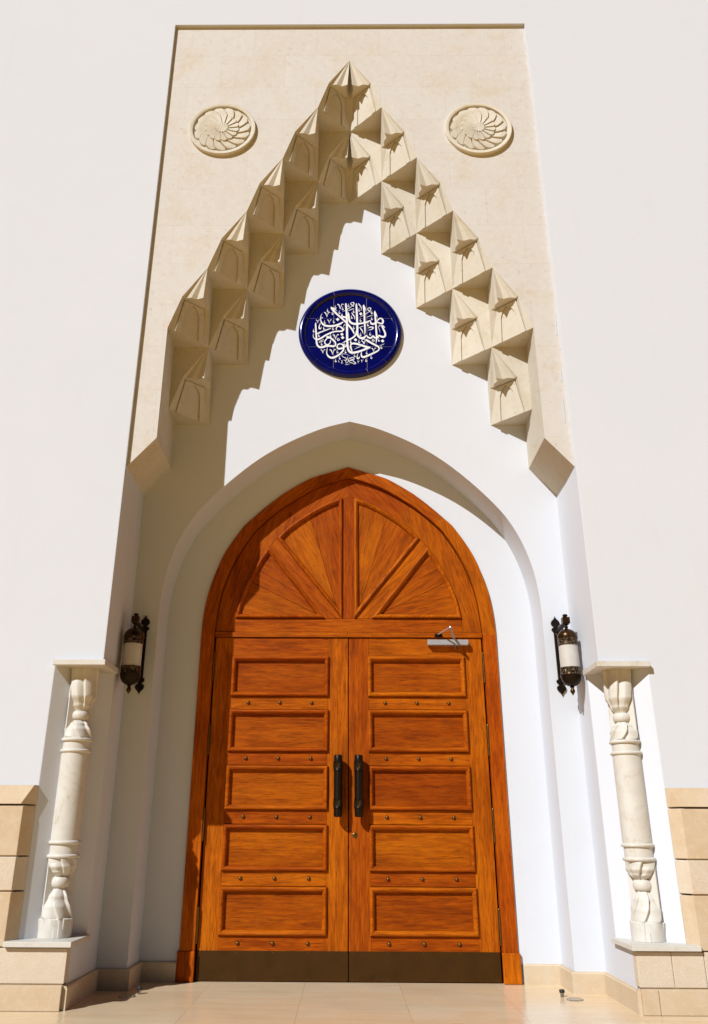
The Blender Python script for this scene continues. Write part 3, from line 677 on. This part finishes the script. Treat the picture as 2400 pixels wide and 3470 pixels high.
# ------------------------------------------------------------------ wooden door
door = tag(empty('wooden_door', (DCX, LY, 0)), 'tall pointed double door of reddish brown wood with framed panels and a fan top', 'door'); door['kind'] = 'thing'
FY = 1.036
def frame_piece(name, i0, i1, mat, extra=0):
    a = FO[i0:i1 + 1]; b = FI[i0:i1 + 1]; o = MB()
    y0 = FY - extra
    o.strip([(x, y0, z) for x, z in a], [(x, y0, z) for x, z in b])
    o.strip([(x, y0, z) for x, z in a], [(x, E + .002, z) for x, z in a])
    o.strip([(x, y0, z) for x, z in b], [(x, 1.11, z) for x, z in b])
    return o.build(name, mat, fr_)
o = MB(); o.box(DCX - 1.159, DCX + 1.159, 1.062, 1.12, 2.604, 2.647); o.build('head_rail', M['wood_h'], door, bevel=.002)
fr_ = door
n = len(FO); apex = n // 2
def idx(zv): return min(range(apex), key=lambda i: abs(FO[i][1] - zv))
ia, ib = idx(2.635), idx(3.70)
frame_piece('frame_jamb', 0, 1, M['wood_f']); frame_piece('frame_arch_board', 1, ib, WR[4]); frame_piece('frame_arch_board', ib, apex, WD[1])
frame_piece('frame_jamb', n - 2, n - 1, M['wood_f']); frame_piece('frame_arch_board', n - 1 - ib, n - 2, WR[0]); frame_piece('frame_arch_board', apex, n - 1 - ib, WD[0])
for s in (-1, 1):
    xo = 1.292; xi = 1.158
    o = MB(); o.box(DCX + s * xi, DCX + s * xo, 1.024, 1.06, 0.001, .205); o.build('frame_foot', M['wood_f'], door, bevel=.006)
# fan light panel above the leaves
FAN = [(.992, 2.652), (.992, 2.772), (.975, 2.87), (.957, 2.946), (.912, 3.08), (.851, 3.211), (.79, 3.325), (.72, 3.431), (.649, 3.516), (.562, 3.61), (.465, 3.690), (.365, 3.76), (.262, 3.823), (.16, 3.872), (.055, 3.908)]
FIH = smooth_curve(FIN)
FIH = [(x - .006, z - (.006 if x < 1.1 else 0)) for x, z in FIH if z > 2.66]
FIH = [(1.155, 2.652)] + FIH[:-1] + [(0, 4.098)]
def ring_piece(s, inner, outer, mat):
    o = MB(); o.prism_xz([(DCX + s * x, z) for x, z in outer + inner[::-1]], 1.078, 1.11); return o.build('fan_rail', mat, door)
ki = FAN.index((.465, 3.690)); ko = min(range(len(FIH)), key=lambda i: abs(FIH[i][0] - .585))
for s in (-1, 1):
    ring_piece(s, FAN[:ki + 1], FIH[:ko + 1], WR[4 if s > 0 else 0]); ring_piece(s, FAN[ki:] + [(0, 3.93)], FIH[ko:], WD[1 if s > 0 else 0])
o = MB(); o.box(DCX - .990, DCX + .990, 1.078, 1.11, 2.652, 2.770); o.build('fan_bottom_rail', M['wood_h'], door)
o = MB(); o.prism_xz([(DCX - .058, 2.772), (DCX + .054, 2.772), (DCX + .054, 3.905), (DCX, 3.93), (DCX - .058, 3.905)], 1.078, 1.11); o.build('fan_mullion', M['wood_v'], door)
for s in (-1, 1):
    o = MB(); o.prism_xz([(DCX + s * x, z) for x, z in [(.056, 2.773), (.649, 3.514), (.718, 3.430), (.204, 2.773)]], 1.0785, 1.11); o.build('fan_diagonal', WD[0 if s > 0 else 1], door)
pA = [(.054, 2.774)] + [(.054, 3.906), (.16, 3.870), (.262, 3.820), (.365, 3.757), (.465, 3.687), (.562, 3.607), (.648, 3.514)]
pB = [(.206, 2.775), (.719, 3.430), (.79, 3.323), (.851, 3.209), (.912, 3.078), (.957, 2.944), (.975, 2.868), (.990, 2.775)]
MP = [(0, 1.079), (0, 1.064), (.006, 1.056), (.014, 1.0535), (.022, 1.0575), (.034, 1.071), (.036, 1.0905)]
for s in (-1, 1):
    for pts, split, mats in ((pA, ((.09, 2.84), (.37, 3.78)), (0, 1)), (pB, ((.25, 2.80), (.93, 3.135)), (2, 3))):
        q = [(DCX + s * x, z) for x, z in pts]
        o = MB(); o.moulding(q, MP); o.build('fan_moulding', WD[0 if s > 0 else 1] if pts is pB else M['wood_v'], door)
        # two boards split along a radial joint
        (x0_, z0_), (x1_, z1_) = split
        def side(p): return (x1_ - x0_) * (p[1] - z0_) - (z1_ - z0_) * (p[0] - x0_)
        for sg, mi in ((1, mats[0]), (-1, mats[1])):
            poly = []
            for i in range(len(pts)):
                p, r_ = pts[i - 1], pts[i]; a, b = side(p) * sg - .0012, side(r_) * sg - .0012
                if (a > 0) != (b > 0):
                    t_ = a / (a - b); poly.append((p[0] + (r_[0] - p[0]) * t_, p[1] + (r_[1] - p[1]) * t_))
                if b > 0: poly.append(r_)
            o = MB(); o.prism_xz([(DCX + s * x, z) for x, z in poly], 1.0875, 1.105); o.build('fan_board', WR[mi + (0 if s > 0 else 4)], door)
# two leaves, each with stiles, rails, framed panels, studs, hinges, handle and kick sheet
MPR = [(0, 1.0765), (0, 1.062), (.007, 1.052), (.016, 1.049), (.026, 1.054), (.037, 1.070), (.0385, 1.0905)]
def leaf(s):
    X = lambda x: DCX + s * x
    core = MB(); core.box(X(.004), X(1.150), 1.092, 1.125, .006, 2.599)
    lf = core.build('door_leaf', M['wood_v'], door)
    def bx(name, x0, x1, z0, z1, mat, y0=1.0765, y1=1.0925, bev=.0018):
        o = MB(); o.box(X(x0), X(x1), y0, y1, z0, z1); return o.build(name, mat, lf, bevel=bev)
    bx('stile', .004, .1745, .006, 2.599, M['wood_v']); bx('stile', .9945, 1.150, .006, 2.599, M['wood_v'])
    rails = [(2.437, 2.599)] + [(2.437 - .448 * i - .447 + .001 if 0 else 1.992 + .448 * (0) - .448 * i + .002, 2.100 - .448 * i - .002) for i in range(4)] + [(.006, .308)]
    for z0, z1 in rails: bx('rail', .1755, .9935, z0, z1, M['wood_h'])
    pan = mol = None; studs = None
    for i in range(5):
        zt, zb_ = 2.438 - .448 * i, 2.100 - .448 * i
        if pan is None:
            o = MB(); o.box(X(.19), X(.98), 1.0885, 1.0955, zb_ + .01, zt - .01); pan = o.build('panel', M['wood_p'], lf, loc=(X(.19), 1.0885, zb_))
            o = MB(); o.moulding([(X(.166), zb_), (X(.997), zb_), (X(.997), zt), (X(.166), zt)], MPR); mol = o.build('panel_moulding', M['wood_h'], lf, loc=(X(.166), 1.0765, zb_))
        else:
            for src in (pan, mol):
                c = src.copy(); col.objects.link(c); c.parent = lf; c.location = Vector(src.location) + Vector((0, 0, -.448 * i))
        for x in (.310, .578, .845):
            z = 2.048 - .448 * i
            if studs is None:
                o = MB(); pr = [(.015, 0), (.015, .002), (.0135, .008), (.009, .013), (.003, .0155)]
                o.lathe(pr, 0, 0); o.bm.transform(Matrix.Translation((X(x), 1.0765, z)) @ Matrix.Rotation(R(90), 4, 'X'))
                studs = o.build('stud', M['brass'], lf, loc=(X(x), 1.0765, z)); sx, sz = x, z
            else:
                c = studs.copy(); col.objects.link(c); c.parent = lf; c.location = Vector(studs.location) + Vector((s * (x - sx), 0, z - sz))
    o = MB(); o.box(X(.0035), X(1.148), 1.0715, 1.0765, .008, .206); kp = o.build('kick_sheet', M['kick'], lf, bevel=.001)
    scr = None
    for x, z in [(x, z) for x in (.03, .30, .57, .85, 1.125) for z in (.018, .194)]:
        if scr is None:
            o = MB(); o.lathe([(.005, 0), (.0045, .0015), (.002, .0022)], 0, 0, 0, 10); o.bm.transform(Matrix.Translation((X(x), 1.0714, z)) @ Matrix.Rotation(R(90), 4, 'X'))
            scr = o.build('kick_sheet_screw', M['brass'], lf, loc=(X(x), 1.0714, z)); x0s, z0s = x, z
        else:
            c = scr.copy(); col.objects.link(c); c.parent = lf; c.location = Vector(scr.location) + Vector((s * (x - x0s), 0, z - z0s))
    for z in (2.338, 1.742, 1.090, .372):
        o = MB(); o.lathe([(.0095, 0), (.0095, .24)], X(1.157), 1.052, z - .12, 14)
        for k in range(1, 5): o.lathe([(.0106, 0), (.0106, .004)], X(1.157), 1.052, z - .12 + k * .048 - .002, 14)
        o.lathe([(.007, 0), (.0095, .004), (.007, .012)], X(1.157), 1.052, z + .12, 14)
        o.build('hinge', M['brass'], lf)
    hx = .0835
    o = MB()
    prof = [(.004, 1.150), (.026, 1.152), (.0305, 1.160), (.0305, 1.212), (.034, 1.214), (.034, 1.222), (.0325, 1.226), (.0325, 1.276), (.034, 1.280), (.034, 1.286), (.0305, 1.288), (.0305, 1.496), (.034, 1.498), (.034, 1.506), (.0325, 1.510), (.0325, 1.560), (.034, 1.564), (.034, 1.572), (.0305, 1.575), (.0305, 1.612), (.026, 1.621), (.004, 1.623)]
    o.lathe(prof, 0, 0, 0, 24); o.bm.transform(Matrix.Translation((X(hx), .995, 0)) @ Matrix.Diagonal((1.12, 1.5, 1, 1)))
    hd = o.build('pull_handle', M['dark'], lf)
    o = MB(); o.box(X(hx) - .012, X(hx) + .012, 1.02, 1.0765, 1.19, 1.585); o.build('handle_mount', M['dark'], lf)
    for z in (1.25, 1.535):      # woven knot bands on the grip
        o = MB()
        for k in range(-4, 5):
            for d in (-1, 1):
                pts = []
                for u in range(7):
                    th = R(-90) + (k * .38 + d * (u / 6 - .5) * .9); pts.append((X(hx) + .0375 * math.cos(th), .995 + .0335 * 1.5 * math.sin(th), z - .022 + .044 * u / 6))
                o.tube(pts, .0013, 5)
        o.build('woven_band', M['woven'], lf)
    if s > 0:
        o = MB(); o.lathe([(.021, 0), (.021, .003), (.018, .006), (.011, .007), (.010, .012), (.002, .013)], 0, 0, 0, 24); o.bm.transform(Matrix.Translation((.039, 1.0765, 1.018)) @ Matrix.Rotation(R(90), 4, 'X')); o.build('keyhole_rose', M['brass'], lf)
        o = MB(); o.box(.037, .041, 1.0625, 1.0650, 1.008, 1.024); o.build('keyhole', M['gap'], lf)
    else:
        o = MB(); o.box(X(.006), X(.010), 1.07, 1.077, 1.055, 1.075); o.build('latch_face', M['chrome'], lf)
    return lf
leaf(-1); leaf(1)
# closer on the right leaf
cl = empty('door_closer', (.846, 1.03, 2.553)); cl.parent = door; cl.location = Vector((.846, 1.03, 2.553)) - Vector(door.location)
o = MB(); o.box(.672, 1.019, 1.018, 1.076, 2.531, 2.576); o.build('closer_body', M['steel'], cl, bevel=.003)
o = MB(); o.lathe([(.009, 0), (.009, .02)], .905, 1.045, 2.572, 16); o.build('closer_spindle', M['steel'], cl)
o = MB(); o.lathe([(.012, 0), (.012, .006), (.006, .008), (.006, .018)][::-1] if 0 else [(.006, -.028), (.006, -.012), (.013, -.010), (.013, 0)], .905, 1.045, 2.531, 16); o.build('closer_screw', M['chrome'], cl)
el = Vector((.850, .860, 2.640))
o = MB(); o.bar((.905, 1.045, 2.590), el, .020, .007); o.build('closer_arm', M['steel'], cl)
o = MB(); o.bar(el + Vector((0, 0, .006)), (.765, 1.03, 2.622), .014, .006); o.build('closer_rod', M['steel'], cl)
o = MB(); o.lathe([(.008, -.014), (.009, 0), (.009, .012), (.005, .018)], el.x, el.y, el.z, 14); o.build('closer_elbow', M['chrome'], cl)
o = MB(); o.box(.735, .800, 1.022, 1.062, 2.606, 2.628); o.build('closer_shoe', M['dark'], cl, bevel=.003)

# ------------------------------------------------------------------ wall lanterns
def spade(cx, cz, up, w=.034, h=.10):
    pts = [(0, h), (.14, h * .86), (.42, h * .72), (.80, h * .60), (1.0, h * .44), (.95, h * .28), (.62, h * .20), (.40, h * .12), (.55, h * .04), (.90, -h * .02), (1.0, -h * .14), (.80, -h * .27), (.52, -h * .30)]
    r = [(x * w, z * up) for x, z in pts]
    return [(cx + x, cz + z) for x, z in r] + [(cx - x, cz + z) for x, z in r[::-1][:-1]]
def lantern(s, label):
    px = s * 1.693; bx_ = s * 1.712; by = T - .26
    t = tag(empty('wall_lantern', (px, T, 2.05)), label, 'wall lamp', 'bronze lanterns on the niche wall')
    bar_ = MB(); bar_.box(px - .020, px + .020, T - .020, T - .001, 2.150, 2.585); bar_.prism_xz(spade(px, 2.598, 1, .036, .10), T - .016, T - .001); bar_.prism_xz(spade(px, 2.152, -1, .036, .10), T - .016, T - .001)
    bar_.build('back_plate', M['dark'], t, bevel=.002)
    for z in (2.20, 2.545):
        o = MB(); o.lathe([(.007, 0), (.007, .004), (.003, .007)], 0, 0, 0, 12); o.bm.transform(Matrix.Translation((px, T - .0205, z)) @ Matrix.Rotation(R(90), 4, 'X')); o.build('screw', M['brass'], t)
    o = MB(); o.bar((px, T - .02, 2.560), (bx_, by + .02, 2.598), .016, .018); o.bar((px, T - .02, 2.50), (bx_, by + .05, 2.585), .012, .014)
    o.tube([(px, T - .02, 2.47), (px + s * .002, T - .08, 2.48), (px + s * .006, T - .13, 2.52), (px + s * .01, T - .12, 2.56)], .006, 8); o.build('arm', M['dark'], t)
    def lat(name, pr, mat, seg=40): 
        o = MB(); o.lathe(pr, bx_, by, 0, seg); return o.build(name, mat, t)
    lat('top_button', [(.006, 2.626), (.012, 2.632), (.020, 2.638), (.020, 2.646), (.014, 2.652), (.004, 2.654)], M['bronze'], 24)
    o = MB(); o.box(bx_ - .029, bx_ + .029, by - .029, by + .029, 2.575, 2.626); o.build('joint_block', M['bronze'], t, bevel=.004)
    lat('block_stud', [(.003, 2.560), (.020, 2.566), (.026, 2.575)], M['bronze'], 20)
    lat('neck_ball', [(.006, 2.534), (.013, 2.540), (.016, 2.549), (.013, 2.557), (.006, 2.562)], M['bronze'], 20)
    lat('dome', [(.010, 2.536)] + [(.076 * math.sin(R(a)), 2.466 + .068 * math.cos(R(a))) for a in range(12, 91, 6)] + [(.080, 2.464), (.080, 2.457)], M['bronze'], 48)
    lat('upper_band', [(.078, 2.457), (.077, 2.452), (.077, 2.408), (.079, 2.404), (.079, 2.401)], M['relief'], 48)
    lat('glass_shade', [(.073, 2.401), (.074, 2.31), (.073, 2.226)], M['frost'], 48)
    lat('lower_band', [(.079, 2.228), (.079, 2.224), (.077, 2.221), (.077, 2.176), (.079, 2.172)], M['relief'], 48)
    lat('bowl', [(.081, 2.172), (.081, 2.163)] + [(.077 * math.cos(R(a)), 2.160 - .076 * math.sin(R(a))) for a in range(2, 80, 6)] + [(.010, 2.084)], M['dark'], 48)
    lat('finial', [(.016, 2.086), (.018, 2.080), (.011, 2.074), (.015, 2.062), (.019, 2.052), (.017, 2.042), (.010, 2.032), (.002, 2.018)], M['bronze'], 24)
lantern(-1, 'dark bronze wall lantern with frosted glass hanging in shade left of the door')
lantern(1, 'dark bronze wall lantern with frosted glass hanging in sunlight right of the door')

# ------------------------------------------------------------------ floor fittings
for s, la, lb in ((-1, 'round recessed floor light half in shadow at the left corner of the niche', 'small steel door stop with black rubber cap at the shadow edge on the left'), (1, 'round recessed floor light in full sun at the right corner of the niche', 'small steel door stop with black rubber cap in full sun on the right')):
    fl = tag(empty('floor_light', (s * 1.520, .450, 0)), la, 'floor light', 'recessed floor lights by the door')
    o = MB(); o.lathe([(.056, .0005), (.056, .004), (.048, .006), (.046, .0045)], s * 1.520, .450, 0, 48, cap=False); o.build('trim_ring', M['chrome'], fl)
    o = MB(); o.lathe([(.0465, .001), (.0465, .0045)], s * 1.520, .450, 0, 48); o.build('lens', M['lamp_disc'], fl)
    ds = tag(empty('door_stop', (s * 1.458, .546, 0)), lb, 'door stop', 'door stops on the floor')
    o = MB(); o.lathe([(.013, 0.0005), (.013, .026)], s * 1.458, .546, 0, 24); o.build('post', M['chrome'], ds)
    o = MB(); o.lathe([(.017, .026), (.0185, .029), (.0185, .041), (.016, .045)], s * 1.458, .546, 0, 24); o.build('rubber_cap', M['rubber'], ds)
